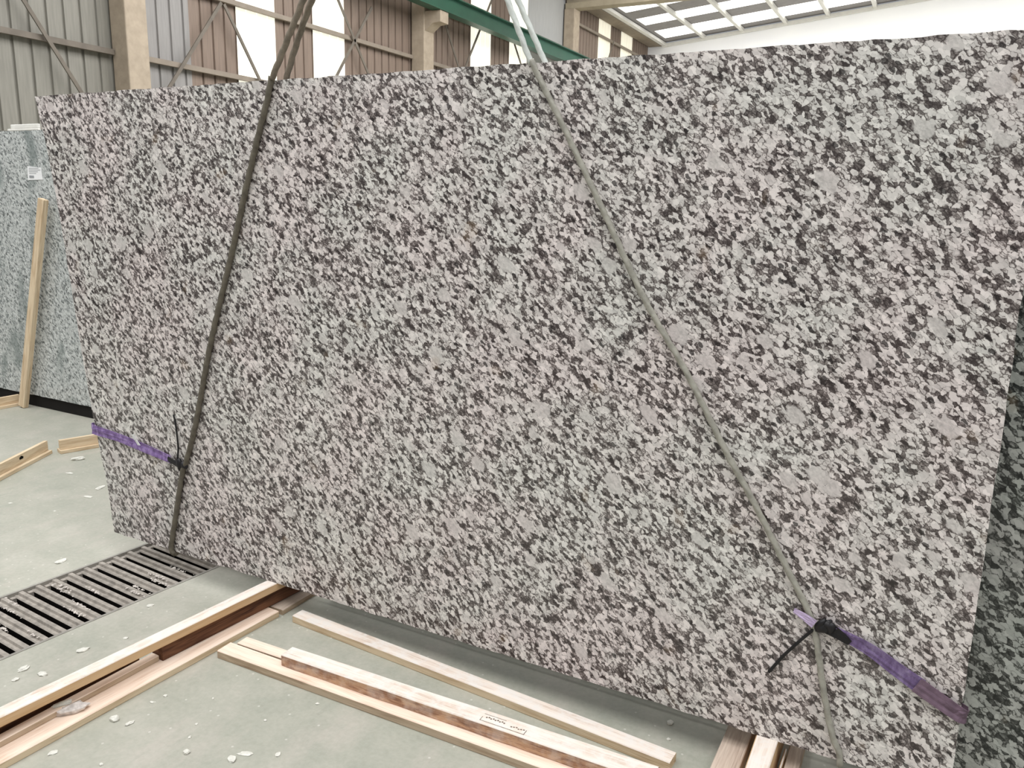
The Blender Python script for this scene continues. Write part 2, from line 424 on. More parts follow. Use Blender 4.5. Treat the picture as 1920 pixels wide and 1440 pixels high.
for (u, v, n) in grit:
    for k in range(n*9):
        du, dv = rr.gauss(0, 0.034), rr.gauss(0, 0.0045)
        r_ = rr.uniform(0.0015, 0.0048)
        mm = Matrix.Translation((max(-.22, min(.22, u+du)), v+dv, -0.0005)) @ Matrix.Rotation(rr.random()*3, 4, 'Z') @ Matrix.Diagonal((r_*1.6, r_, r_*0.6, 1))
        bmesh.ops.create_icosphere(mbg, subdivisions=1, radius=1.0, matrix=mm)
mbg.to_mesh(me); mbg.free(); me.materials.append(M_grit)
o = bpy.data.objects.new('stone_grit', me); C.objects.link(o); o.location = dcen; o.rotation_euler = (0, 0, DR)
tag(o, 'white stone grit scattered over the slotted drain grate', 'grit', kind='stuff')

# ------------------------------------------------------------------ granite slabs
LEAN = math.radians(3)
def slab(name, origin, outline, thick, mats, label, chip=0.004, seed=1):
    """outline (x, s) in the plane of the front face, s up the face; leans back by LEAN"""
    rnd = random.Random(seed); pts = []
    for k in range(len(outline)):
        a, b = Vector(outline[k]), Vector(outline[(k+1) % len(outline)])
        n = max(1, int((b-a).length/0.035))
        d = (b-a).normalized(); nr = Vector((d.y, -d.x))
        for i in range(n):
            p = a.lerp(b, i/n)
            if i: p = p + nr*rnd.uniform(-chip, chip)*0.5
            pts.append(p)
    mb = MB(); N = len(pts)
    f = [(p.x, 0, p.y) for p in pts]; bk = [(p.x, thick, p.y) for p in pts]
    mb.quad(f, 0); mb.quad(bk, 0)
    for i in range(N):
        j = (i+1) % N; mb.quad([f[i], f[j], bk[j], bk[i]], 1)
    o = mb.build(name, mats)
    o.location = origin; o.rotation_euler = (-LEAN, 0, 0)
    bv = o.modifiers.new('chamfer', 'BEVEL'); bv.width = 0.003; bv.segments = 1; bv.limit_method = 'ANGLE'; bv.angle_limit = math.radians(50); bv.material = 1
    tag(o, label, 'stone slab')
    return o
SO = Vector((-1.5, 2.158, 0.12))
def sl(x, s, off=0.0):                         # point on the main slab's face, off = distance in front of it
    return Vector((x, SO.y + s*math.sin(LEAN) - off*math.cos(LEAN), SO.z + s*math.cos(LEAN) + off*math.sin(LEAN)))
def sz(x, z, off=0.0):
    return sl(x, (z-SO.z)/math.cos(LEAN), off)
out = [(-3.147, 0), (0.195, 0), (0.193, 0.45), (0.190, 0.75), (0.186, 1.1), (0.180, 1.907), (-3.575, 1.907), (-3.518, 1.728), (-3.478, 1.569),
       (-3.428, 1.341), (-3.372, 1.04), (-3.322, 0.783), (-3.274, 0.553), (-3.232, 0.387), (-3.186, 0.221)]
slab('granite_slab', SO, [(x+1.5, s) for x, s in out], 0.022, [G_main, G_edge],
     'huge polished grey and white speckled granite slab held by two slings, nearest the camera')
slab('granite_slab', (-5.8, 3.585, 0.095), [(-1.6, 0), (1.9, 0), (1.9, 1.97), (-1.6, 1.97)], 0.02, [G_left, G_edge],
     'damp bluish grey granite slab standing behind the leaning wooden stake at far left', seed=3)
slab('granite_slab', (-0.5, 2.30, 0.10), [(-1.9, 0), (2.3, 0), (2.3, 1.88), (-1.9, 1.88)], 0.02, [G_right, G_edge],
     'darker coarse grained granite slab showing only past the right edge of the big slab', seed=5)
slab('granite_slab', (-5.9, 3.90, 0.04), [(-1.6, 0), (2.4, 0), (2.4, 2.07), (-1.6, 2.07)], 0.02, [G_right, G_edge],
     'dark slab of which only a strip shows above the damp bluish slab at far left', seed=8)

# added black beams: the left one paints the gap's shade, the other blocks light
mb = MB(); mb.box(-7.5, -3.6, 3.60, 3.70, 0.0, 0.092); o = mb.build('shade_beam', M_shadebeam, bevel=0.004, origin=(-5.5, 3.65, 0))
tag(o, 'black beam standing in for the shade under the damp bluish slab at far left', 'shade beam')
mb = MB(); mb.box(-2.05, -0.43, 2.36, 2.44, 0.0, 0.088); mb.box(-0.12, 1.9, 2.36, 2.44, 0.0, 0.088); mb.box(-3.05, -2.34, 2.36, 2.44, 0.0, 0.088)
o = mb.build('shade_beam', M_shadebeam, bevel=0.004, origin=(-0.5, 2.4, 0))  # unseen beam added to stop light leaking in below the big slab
tag(o, 'unseen black beam added to block light under the big speckled slab', 'shade beam')

# ------------------------------------------------------------------ slings on the big slab
def smooth_path(pts, step=0.006):
    P = [Vector(p) for p in pts]; P = [P[0]*2-P[1]] + P + [P[-1]*2-P[-2]]; out = []
    for i in range(1, len(P)-2):
        n = max(1, int((P[i+1]-P[i]).length/step))
        for k in range(n):
            t = k/n; a, b, c, d = P[i-1:i+3]
            out.append(0.5*((2*b)+(c-a)*t+(2*a-5*b+4*c-d)*t*t+(3*b-a-3*c+d)*t**3))
    out.append(P[-2]); return out
HOOK = Vector((-1.597, 2.27, 2.95))
def sling(xs, rad, mat_low, mat_top, label, bx):
    t = empty('lifting_sling', sz(xs[-1][0], 0.13, 0.01))
    tag(t, label, 'lifting sling', 'slings round the big slab')
    inv = -t.location
    e = rad*1.05
    front = [sz(x, z, e) for x, z in xs]
    top = front[0]
    pts = smooth_path([top] + front[1:] + [sz(xs[-1][0]+0.004, 0.112, e*0.6), Vector((xs[-1][0]+0.006, SO.y+0.012, 0.12-e)), Vector((xs[-1][0]+0.01, SO.y+0.034, 0.13))])
    mb = MB(); mb.tube([p+inv for p in pts], rad, 12, 3, 2*math.pi/0.06/3, 0.13)
    mb.build('front_strand', mat_low, t, smooth=True)
    ptu = smooth_path([top+Vector((0, 0, -0.01)), top.lerp(HOOK, 0.3), top.lerp(HOOK, 0.7), HOOK])
    mb = MB(); mb.tube([p+inv for p in ptu], rad, 12, 3, 2*math.pi/0.06/3, 0.13)
    mb.build('upper_front_strand', mat_top, t, smooth=True)
    b0 = Vector((xs[-1][0]+0.01, SO.y+0.034, 0.13)); b1 = Vector((bx, sl(0, 1.907).y+0.034, 2.03))
    ptb = smooth_path([b0, b0.lerp(b1, .5)+Vector((0, 0.002, 0)), b1, b1.lerp(HOOK, .5), HOOK+Vector((0.01, 0.02, 0))])
    mb = MB(); mb.tube([p+inv for p in ptb], rad, 12, 3, 2*math.pi/0.06/3, 0.13)
    mb.build('rear_strand', mat_top, t, smooth=True)
    return t
sling([(-2.176, 2.035), (-2.198, 1.953), (-2.238, 1.843), (-2.304, 1.649), (-2.378, 1.415), (-2.5, 1.054), (-2.593, 0.716), (-2.652, 0.547), (-2.682, 0.48), (-2.723, 0.303), (-2.758, 0.15)],
      0.0105, M_rope, M_ropeup, 'dark grimy lifting sling crossing the left third of the big speckled slab', -2.150)
sling([(-1.143, 2.03), (-1.101, 1.958), (-1.023, 1.834), (-0.878, 1.591), (-0.737, 1.353), (-0.593, 1.15), (-0.468, 0.951), (-0.365, 0.799), (-0.261, 0.634), (-0.21, 0.553), (-0.176, 0.481), (-0.136, 0.32), (-0.102, 0.202), (-0.075, 0.145)],
      0.0085, M_ropemid, M_ropeglare, 'pale lifting sling running down the right half of the big speckled slab', -1.118)

# ------------------------------------------------------------------ purple straps
def ribbon(pts, width, mat, name, parent, up=Vector((0, 0, 1)), seed=0, thick=0.0022, crumple=0.0025, inv=Vector((0, 0, 0)), wend=None):
    P = smooth_path(pts, 0.008); mb = MB(); n = 7; rows = []
    for i, p in enumerate(P):
        d = (P[min(i+1, len(P)-1)]-P[max(i-1, 0)]).normalized()
        nrm = Vector((0, -math.cos(LEAN), math.sin(LEAN)))
        w = d.cross(nrm)
        if w.length < 0.4: w = Vector((0, 0, 1))
        w.normalize()
        if w.z < 0: w = -w
        ww = width if wend is None else width+(wend-width)*i/(len(P)-1)
        ww *= 1+0.10*noise.noise(Vector((i*0.05, seed, 0)))
        row = []
        for j in range(n):
            s_ = j/(n-1)-0.5
            q = p + w*s_*ww + nrm*(0.003+crumple*(0.8+noise.noise(Vector((i*0.03, j*0.5+seed*5, seed)))))
            row.append(q+inv)
        rows.append(row)
    k0 = len(mb.v)
    for a, b in zip(rows, rows[1:]):
        for j in range(n-1): mb.quad([a[j], a[j+1], b[j+1], b[j]])
    o = mb.build(name, mat, parent)
    bm = bmesh.new(); bm.from_mesh(o.data); bmesh.ops.remove_doubles(bm, verts=bm.verts, dist=1e-5); bm.to_mesh(o.data); bm.free()
    so = o.modifiers.new('thickness', 'SOLIDIFY'); so.thickness = thick; so.offset = 0
    return o
def knot(parent, c, r, seed, inv, n=4):
    bm = bmesh.new(); rn = random.Random(seed)
    for k in range(n):
        mm = Matrix.Translation(c+inv+Vector((rn.uniform(-r, r)*0.8, rn.uniform(-.004, .004), rn.uniform(-r, r)*0.5))) @ Matrix.Rotation(rn.random()*3, 4, 'Y') @ Matrix.Diagonal((r*rn.uniform(.8, 1.2), r*0.5, r*rn.uniform(.4, .7), 1))
        bmesh.ops.create_uvsphere(bm, u_segments=14, v_segments=8, radius=1, matrix=mm)
    for v in bm.verts: v.co += Vector((1, 1, 1))*0.003*noise.noise(v.co*90)
    me = bpy.data.meshes.new('knot'); bm.to_mesh(me); bm.free(); me.materials.append(M_black)
    for p in me.polygons: p.use_smooth = True
    o = bpy.data.objects.new('knot', me); C.objects.link(o); o.parent = parent; return o

c0 = sz(-2.71, 0.518, 0.012)
t = empty('webbing_strap', c0); inv = -t.location
tag(t, 'bright purple webbing strap round the left edge of the big slab, with a white tag', 'strap', 'purple straps round the big slab')
ribbon([Vector((-3.22, 2.22, 0.590)), Vector((-3.268, 2.20, 0.587)), sz(-3.262, 0.584, 0.004), sz(-3.1, 0.573, 0.003), sz(-2.95, 0.556, 0.003), sz(-2.755, 0.530, 0.004)], 0.043, M_strap, 'strap_band', t, inv=inv, seed=1, wend=0.034)
ribbon([sz(-2.77, 0.531, 0.005), sz(-2.73, 0.524, 0.010), sz(-2.695, 0.517, 0.012)], 0.022, M_black, 'black_binding', t, inv=inv, seed=2)
knot(t, sz(-2.683, 0.516, 0.012), 0.022, 3, inv, 5)
mb = MB(); mb.tube([p+inv for p in smooth_path([sz(-2.712, 0.520, 0.012), sz(-2.709, 0.58, 0.006), sz(-2.713, 0.64, 0.007), sz(-2.722, 0.69, 0.006), sz(-2.734, 0.725, 0.005)])], [0.0035]*600, 8)
mb.build('cord_end', M_black, t, smooth=True)
mb = MB()
tg = [(-2.975, 0.606), (-2.960, 0.610), (-2.953, 0.586), (-2.935, 0.562), (-2.952, 0.560), (-2.966, 0.582)]
P6 = [sz(x, z, 0.014 + 0.010*((z-.56)/.05)) + inv for x, z in tg]
mb.quad([P6[0], P6[1], P6[2], P6[5]]); mb.quad([P6[5], P6[2], P6[3], P6[4]])
o = mb.build('paper_tag', M_paper, t); so = o.modifiers.new('thickness', 'SOLIDIFY'); so.thickness = 0.0015

c1 = sz(-0.15, 0.505, 0.012)
t = empty('webbing_strap', c1); inv = -t.location
tag(t, 'dirty purple webbing strap round the right edge of the big slab, tied with black tape', 'strap', 'purple straps round the big slab')
ribbon([sz(-0.13, 0.500, 0.010), sz(-0.04, 0.470, 0.004), sz(0.03, 0.434, 0.003), sz(0.095, 0.402, 0.003)], 0.028, M_strap2, 'strap_band', t, inv=inv, seed=4, wend=0.046)
ribbon([sz(0.085, 0.407, 0.008), sz(0.15, 0.375, 0.007), sz(0.200, 0.352, 0.005), Vector((0.206, 2.190, 0.350)), Vector((0.17, 2.215, 0.352))], 0.044, M_strapdirty, 'dirty_strap_end', t, inv=inv, seed=5, wend=0.036, crumple=0.003)
ribbon([sz(-0.236, 0.527, 0.003), sz(-0.205, 0.520, 0.016), sz(-0.178, 0.508, 0.020)], 0.014, M_straplight, 'lilac_strap_tail', t, inv=inv, seed=6, wend=0.026)
knot(t, sz(-0.150, 0.505, 0.014), 0.022, 9, inv, 6)
ribbon([sz(-0.15, 0.506, 0.010), sz(-0.115, 0.492, 0.012), sz(-0.085, 0.474, 0.008)], 0.040, M_black, 'black_binding', t, inv=inv, seed=7, wend=0.016)
mb = MB(); mb.tube([p+inv for p in smooth_path([sz(-0.178, 0.490, 0.014), sz(-0.21, 0.445, 0.010), sz(-0.25, 0.385, 0.007), sz(-0.284, 0.325, 0.006)])], [0.0045]*600, 8)
mb.build('cord_end', M_black, t, smooth=True)

# ------------------------------------------------------------------ paper label on the damp slab
def ql(x, z, off): return Vector((x, 3.585+(z-.095)*math.tan(LEAN)-off, z))
t = empty('paper_label', ql(-5.90, 1.76, 0.003)); inv = -t.location
tag(t, 'white printed paper label stuck on the damp slab above the leaning stake', 'label')
mb = MB(); mb.quad([ql(-5.985, 1.712, .003)+inv, ql(-5.807, 1.716, .003)+inv, ql(-5.822, 1.800, .003)+inv, ql(-5.985, 1.812, .003)+inv])
o = mb.build('sheet', M_paper, t); so = o.modifiers.new('thickness', 'SOLIDIFY'); so.thickness = 0.001
mb = MB()
for z, a, b in ((1.795, -5.965, -5.85), (1.783, -5.968, -5.83), (1.771, -5.968, -5.86), (1.759, -5.965, -5.88)):
    mb.quad([ql(a, z, .0045)+inv, ql(b, z-.001, .0045)+inv, ql(b, z+.002, .0045)+inv, ql(a, z+.003, .0045)+inv])
mb.quad([ql(-5.965, 1.728, .0045)+inv, ql(-5.91, 1.727, .0045)+inv, ql(-5.91, 1.744, .0045)+inv, ql(-5.965, 1.745, .0045)+inv])
mb.build('print', M_ink, t)
# foam blocks on top of the damp slab
mb = MB(); mb.box(-6.21, -5.84, 3.688, 3.71, 2.063, 2.078); mb.box(-6.17, -5.84, 3.690, 3.71, 2.078, 2.108)
o = mb.build('foam_block', M_foam, bevel=0.004, origin=(-6.0, 3.70, 2.063)); tag(o, 'white stepped foam block lying on top of the damp bluish slab', 'foam block')

# ------------------------------------------------------------------ timbers
def plank(name, a, b, width, z0, z1, mats, label, side='R', cat='timber', group=None, rise=0.0, wob=0.002, seed=0, waney=0.0, skew=0.0, taper=0.0):
    """a,b: the near edge on plan; the body lies to the left (side 'R' = near edge is on the right of a->b).
    mats: [top, near side, ends/others]"""
    a, b = Vector((a[0], a[1], 0)), Vector((b[0], b[1], 0)); L = (b-a).length
    sgn = 1 if side == 'R' else -1
    n = max(4, int(L/0.06)); rnd = random.Random(seed); mb = MB(); rings = []
    h = z1-z0
    for i in range(n+1):
        x = L*i/n
        w1 = wob*noise.noise(Vector((x*3, seed, 0))); w2 = wob*noise.noise(Vector((x*3, seed, 7)))
        wn_ = waney*(noise.noise(Vector((x*9, seed, 3)))+0.5*noise.noise(Vector((x*25, seed, 3))))
        dz = rise*i/n; ww = (width + taper*i/n)*sgn
        bv = 0.0025
        xs = x + (skew if i == 0 else 0)
        # cross-section, near side first
        ring = [(x, w1+bv*sgn*0.5+wn_*0.5, 0), (x, w1+wn_, bv), (x, w1-wn_*0.6, h*0.55), (x, w1, h-bv), (x, w1+bv*sgn, h),
                (xs, ww+w2-bv*sgn, h), (xs, ww+w2, h-bv), (xs, ww+w2, 0)]
        rings.append(len(mb.v)); mb.v += [(p[0], p[1], p[2]+dz) for p in ring]
    K = 8
    for r0, r1 in zip(rings, rings[1:]):
        for j in range(K):
            mb.f.append((r0+j, r0+(j+1) % K, r1+(j+1) % K, r1+j))
            mb.mi.append(1 if j in (0, 1, 2) else (0 if j in (3, 4) else 2))
    for r0 in (rings[0], rings[-1]):
        mb.f.append(tuple(r0+j for j in range(K))); mb.mi.append(2)
    o = mb.build(name, mats)
    o.location = (a.x, a.y, z0); o.rotation_euler = (0, 0, math.atan2(b.y-a.y, b.x-a.x))
    tag(o, label, cat, group)
    return o
GP = 'loose timbers on the floor'
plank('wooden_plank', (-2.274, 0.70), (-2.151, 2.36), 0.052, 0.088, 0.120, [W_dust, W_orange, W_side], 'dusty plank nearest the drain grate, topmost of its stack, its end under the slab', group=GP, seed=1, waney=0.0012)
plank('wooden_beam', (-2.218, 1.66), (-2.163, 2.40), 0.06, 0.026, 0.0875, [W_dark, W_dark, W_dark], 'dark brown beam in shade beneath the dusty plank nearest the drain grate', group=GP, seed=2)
plank('wooden_beam', (-2.290, 0.70), (-2.289, 1.62), 0.022, 0.0, 0.0875, [W_dark, W_dark, W_dark], 'dark filler beam added to hide bright floor under the dusty plank, near the bottom left corner', group=GP, seed=22)  # added so that the gap below the plank stays dark
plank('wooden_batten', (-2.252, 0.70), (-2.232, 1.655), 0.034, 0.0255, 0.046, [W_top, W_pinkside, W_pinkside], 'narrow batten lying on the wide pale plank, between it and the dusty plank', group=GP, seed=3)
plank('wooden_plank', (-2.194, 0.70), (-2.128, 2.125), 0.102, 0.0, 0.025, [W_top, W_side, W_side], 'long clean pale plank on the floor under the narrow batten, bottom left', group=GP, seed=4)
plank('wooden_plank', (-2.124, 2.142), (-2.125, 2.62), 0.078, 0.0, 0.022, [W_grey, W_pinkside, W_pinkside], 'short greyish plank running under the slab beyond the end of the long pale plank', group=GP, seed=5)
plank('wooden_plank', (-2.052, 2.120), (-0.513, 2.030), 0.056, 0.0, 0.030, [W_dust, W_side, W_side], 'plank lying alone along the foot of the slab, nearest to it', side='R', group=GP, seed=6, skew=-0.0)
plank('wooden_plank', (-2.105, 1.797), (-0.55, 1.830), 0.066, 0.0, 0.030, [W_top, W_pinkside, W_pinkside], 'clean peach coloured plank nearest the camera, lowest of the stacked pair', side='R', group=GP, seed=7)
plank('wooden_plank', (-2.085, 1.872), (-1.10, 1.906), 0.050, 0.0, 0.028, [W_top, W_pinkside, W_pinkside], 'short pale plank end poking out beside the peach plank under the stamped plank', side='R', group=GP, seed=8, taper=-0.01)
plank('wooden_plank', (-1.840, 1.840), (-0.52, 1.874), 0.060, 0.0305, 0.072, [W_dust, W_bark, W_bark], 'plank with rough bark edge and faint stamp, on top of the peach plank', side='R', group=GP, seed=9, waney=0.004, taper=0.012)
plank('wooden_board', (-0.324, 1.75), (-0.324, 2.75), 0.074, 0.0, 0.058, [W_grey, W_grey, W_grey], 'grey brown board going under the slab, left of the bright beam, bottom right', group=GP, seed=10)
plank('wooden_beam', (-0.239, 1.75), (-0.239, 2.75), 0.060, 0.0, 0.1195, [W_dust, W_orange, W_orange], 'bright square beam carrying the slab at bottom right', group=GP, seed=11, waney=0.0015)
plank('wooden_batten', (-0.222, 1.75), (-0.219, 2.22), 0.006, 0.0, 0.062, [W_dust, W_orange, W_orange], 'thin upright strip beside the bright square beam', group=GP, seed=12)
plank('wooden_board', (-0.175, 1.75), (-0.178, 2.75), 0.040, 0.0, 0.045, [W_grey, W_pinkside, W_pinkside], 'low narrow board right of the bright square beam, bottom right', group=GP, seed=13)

# faint rectangular stamp on the bark-edged plank
mb = MB()
sx0, sy0 = -1.075, 1.872
ang = math.atan2(0.034, 1.32)
def st(u, v, w, h_):
    c, s_ = math.cos(ang), math.sin(ang)
    mb.quad([(u+du, v+dv, 0) for du, dv in ((0, 0), (w, 0), (w, h_), (0, h_))])
st(0, 0, .150, .0016); st(0.0, .034, .075, .0012); st(.148, 0, .0018, .022); st(0, 0, .0015, .02)
for k in range(9): st(.012+k*.0075, .018+.003*(k % 2), .005, .005)
for k in range(6): st(.098+k*.008, .014+.002*(k % 3), .0055, .004)
brk = [o for o in bpy.data.objects if o.get('label', '').startswith('plank with rough bark')][0]
o = mb.build('stamp', M_stamp, brk); o.location = (0.775, 0.013, 0.0418)
so = o.modifiers.new('thickness', 'SOLIDIFY'); so.thickness = 0.0004; so.offset = 1

# angle-shaped crate timbers at left: an upright board on a base strip
def angle_timber(a, b, label, hgt=0.085, knot_at=None):
    a, b = Vector((a[0], a[1], 0)), Vector((b[0], b[1], 0)); L = (b-a).length
    t = empty('crate_timber', a, (0, 0, math.atan2(b.y-a.y, b.x-a.x)))
    tag(t, label, 'timber', GP)
    mb = MB(); mb.box(0, L, 0.0, 0.075, 0, 0.022); mb.build('base_strip', W_side, t, bevel=0.002)
    mb = MB(); mb.box(0.004, L-0.004, 0.022, 0.045, 0.0222, hgt); mb.build('upright_board', [W_side], t, bevel=0.002)
    if knot_at:
        o = lump('knot_hole', (knot_at, 0.0215, hgt*0.62), 0.012, 1.0, M_trench, t, 4, 2, 1.9); o.scale = (1, .12, 1)
    return t
angle_timber((-4.30, 1.93), (-4.838, 2.941), 'long crate timber with a dark knot, entering from the left edge of the floor', knot_at=0.86)
angle_timber((-4.775, 2.955), (-4.62, 3.44), 'short crate timber meeting the knotted one and passing behind the big slab')
angle_timber((-6.215, 2.90), (-6.18, 3.56), 'crate timber touching the foot of the leaning stake')
# leaning stake
mb = MB()
L = 1.62; mb.box(-0.034, 0.034, -0.02, 0.02, 0, L)
bm_v = mb.build('wooden_stake', [W_side], bevel=0.003)
# grain runs along X in the wood shader: turn the mesh so that its length lies on X
for v in bm_v.data.vertices: v.co = Vector((v.co.z, v.co.x, v.co.y))
foot = Vector((-6.110, 3.545, 0.0)); tip = Vector((-5.72, 3.62, 1.565))
d = (tip-foot).normalized(); yv = Vector((0, 1, 0)); xv = d; zv = xv.cross(yv).normalized(); yv = zv.cross(xv)
bm_v.matrix_world = Matrix.Translation(foot+Vector((0, -0.02, 0.009))) @ Matrix((xv, zv, -yv)).transposed().to_4x4()
tag(bm_v, 'tall pale wooden stake leaning upright against the damp bluish slab', 'stake')

# ------------------------------------------------------------------ stone chips on the floor
chips = [(-4.583, 2.946, .020, .6, 1.9), (-4.39, 2.755, .012, .3, 2), (-4.02, 2.693, .016, .25, 2.2), (-3.947, 2.568, .010, .3, 3), (-2.621, 1.415, .013, .4, 1.6),
         (-2.558, 1.589, .014, .35, 1.5), (-2.536, 1.427, .012, .4, 1.5), (-2.582, 1.364, .009, .4, 1.3), (-2.107, 1.389, .014, .6, 1.1), (-2.051, 1.399, .008, .5, 1.8),
         (-1.837, 1.446, .005, .5, 1), (-1.788, 1.393, .010, .7, 1), (-2.124, 1.2, .010, .3, 1.3), (-1.65, 1.437, .012, .4, 1.4), (-1.636, 1.475, .010, .2, 2.2),
         (-1.617, 1.768, .006, .4, 1), (-0.577, 2.249, .011, .6, 1), (-0.558, 2.17, .006, .5, 1), (-3.312, 2.001, .016, .3, 1.8), (-2.632, 1.931, .010, .35, 1.4),
         (-2.076, 1.552, .006, .4, 1.2), (-2.084, 1.507, .005, .4, 1.5), (-1.958, 1.237, .006, .5, 1), (-2.50, 1.72, .007, .4, 1.3), (-3.9, 2.35, .006, .4, 1.4),
         (-4.2, 2.30, .007, .3, 2), (-1.87, 1.50, .005, .4, 1), (-1.70, 1.62, .005, .4, 1), (-1.93, 1.62, .004, .5, 1), (-1.55, 1.52, .007, .3, 1.5)]
where = ['oblong stone chip near the meeting crate timbers', 'thin flake on the floor below the oblong chip', 'flat white flake on the floor beside the left edge of the slab',
         'small sliver on the floor by the lower left edge of the slab', 'white crumb between drain and dusty plank, near the left frame edge',
         'pale flake halfway along the floor strip between drain and dusty plank', 'grey crumb beside the dusty plank', 'tiny crumb beside the drain at left',
         'largest white chip, on the floor right of the long pale plank', 'small grey flake just right of the largest white chip', 'tiny white speck left of the plank ends',
         'rounded grey chip in the open floor between the two plank stacks', 'faint flake close to the long pale plank at the bottom', 'white chip near the bottom of the open floor',
         'long thin flake above the bottom white chip', 'white crumb in front of the peach plank', 'white chip in the slab shadow near the right end of the lone plank',
         'tiny crumb near the right end of the lone plank', 'white flake on the floor left of the drain grate', 'pale crumb on the floor strip near the slab end of the drain',
         'tiny crumb right of the long pale plank', 'tiny sliver right of the long pale plank', 'white speck at the bottom edge left of centre', 'small crumb near the dusty plank mid length',
         'tiny dark-shadowed chip on the open floor at left', 'thin sliver on the open floor at left', 'white speck left of the rounded grey chip', 'white speck above the bottom white chip',
         'white speck between the two plank stacks', 'flat crumb right of the long thin flake']
for k, ((x, y_, r, fl, sx_), wh) in enumerate(zip(chips, where)):
    o = lump('stone_chip', (x, y_, 0.0), r, fl, M_chip, None, k+1, 2, sx_, random.uniform(0, 3)); tag(o, wh, 'stone chip', 'stone chips on the floor')
o = lump('plaster_lump', (-2.222, 1.328, 0.025), 0.018, 0.95, M_plaster, None, 31, 3, 2.4, math.radians(62))
tag(o, 'crumbled grey and white plaster lump on the long pale plank', 'rubble')
o = lump('plaster_shard', (-2.250, 1.316, 0.0455), 0.0085, 1.0, M_chip, None, 44, 3, 3.4, math.radians(66))
tag(o, 'white elongated plaster shard resting beside the grey lump on the batten', 'rubble')

# ------------------------------------------------------------------ hall: left wall
XW = -13.0; HT = 9.15
def sheet(name, y0, y1, z0, z1, mat, pitch=0.293, groove=0.055, dep=0.035, inward=True):
    mb = MB(); ys = []; y = y0
    prof = []
    while y < y1-1e-3:
        a = min(y+pitch-groove, y1); prof += [(y, 0.0), (a, 0.0)]
        if a < y1-0.03: prof += [(a+0.008, -dep), (min(a+groove-0.008, y1), -dep)]
        y += pitch
    prof.append((y1, 0.0))
    for (a, da), (b, db) in zip(prof, prof[1:]):
        if b-a > 1e-5: mb.quad([(XW+da, a, z0), (XW+db, b, z0), (XW+db, b, z1), (XW+da, a, z1)])
    return mb.build(name, mat)
opaque = [(-2.0, 9.75, M_dimsheet), (9.75, 11.33, M_greysheet), (11.33, 12.5, M_brownsheet), (13.58, 14.75, M_brownsheet), (15.84, 19.2, M_brownsheet),
          (19.2, 21.6, M_brownsheet), (22.8, 24.0, M_brownsheet), (25.25, 28.2, M_palesheet), (28.2, 31.4, M_brownsheet), (32.7, 33.9, M_brownsheet), (35.3, 37.4, M_brownsheet)]
mats = [M_dimsheet, M_greysheet, M_brownsheet, M_palesheet]
big = MB()
for y0, y1, mt in opaque:
    mi = mats.index(mt); y = y0
    pitch_, gv, dep = (0.293, 0.055, 0.035) if mt is not M_palesheet else (0.9, 0.02, 0.01)
    while y < y1-1e-3:
        a = min(y+pitch_-gv, y1); b = min(y+pitch_, y1)
        seq = [(y, 0), (a, 0)]
        if b-a > 0.03: seq += [(a+0.008, -dep), (b-0.008, -dep), (b, 0)]
        elif b > a: seq += [(b, 0)]
        for (p, dp), (q, dq) in zip(seq, seq[1:]):
            if q-p > 1e-5: big.quad([(XW+dp, p, 0), (XW+dq, q, 0), (XW+dq, q, HT), (XW+dp, p, HT)], mi)
        y += pitch_
struct(big.build('wall_left', mats))
for i, (y0, y1, mt) in enumerate([(12.5, 13.58, M_transl), (14.75, 15.84, M_transl), (21.6, 22.8, M_transl), (24.0, 25.25, M_transl), (31.4, 32.7, M_translfar), (33.9, 35.3, M_translfar)]):
    struct(sheet('window_%d' % (i+1), y0, y1, 0.0, HT, mt, dep=0.02, groove=0.03))

def solid(name, boxes, mat, label, cat, group=None, bevel=0.0, origin=None):
    mb = MB()
    for b in boxes: mb.box(*b)
    o = mb.build(name, mat, bevel=bevel, origin=origin or ((boxes[0][0]+boxes[0][1])/2, (boxes[0][2]+boxes[0][3])/2, boxes[0][4]))
    return tag(o, label, cat, group)
# columns
XC = -12.55
for k, (y0, y1, lab) in enumerate([(9.62, 10.05, 'concrete column at left of the side wall, beside the blue grey sheeting'),
                                   (18.50, 18.97, 'middle concrete column of the side wall, with a corbel carrying the green girder'),
                                   (28.00, 28.50, 'farthest concrete column, with the roof beam on it')]):
    t = empty('concrete_column', (-12.76, (y0+y1)/2, 0)); tag(t, lab, 'column', 'columns of the side wall')
    inv = -t.location
    mb = MB(); mb.box(-12.95+inv.x, XC+inv.x, y0+inv.y, y1+inv.y, 0, 8.95 if k < 2 else 8.6)
    mb.build('shaft', M_conc, t, bevel=0.02)
    mb = MB(); ya, yb = y0+0.04+inv.y, y1-0.04+inv.y
    X0, X1, X2 = XC+inv.x, -12.32+inv.x, -12.08+inv.x
    prof = [(X0, 6.05), (X1, 6.22), (X2, 6.24), (X2, 6.52), (X0, 6.52)]
    mb.quad([(x, ya, z) for x, z in prof]); mb.quad([(x, yb, z) for x, z in prof])
    for i in range(5):
        (xa, za), (xb, zb) = prof[i], prof[(i+1) % 5]
        mb.quad([(xa, ya, za), (xb, ya, zb), (xb, yb, zb), (xa, yb, za)])
    mb.build('corbel', M_conc, t, bevel=0.01)
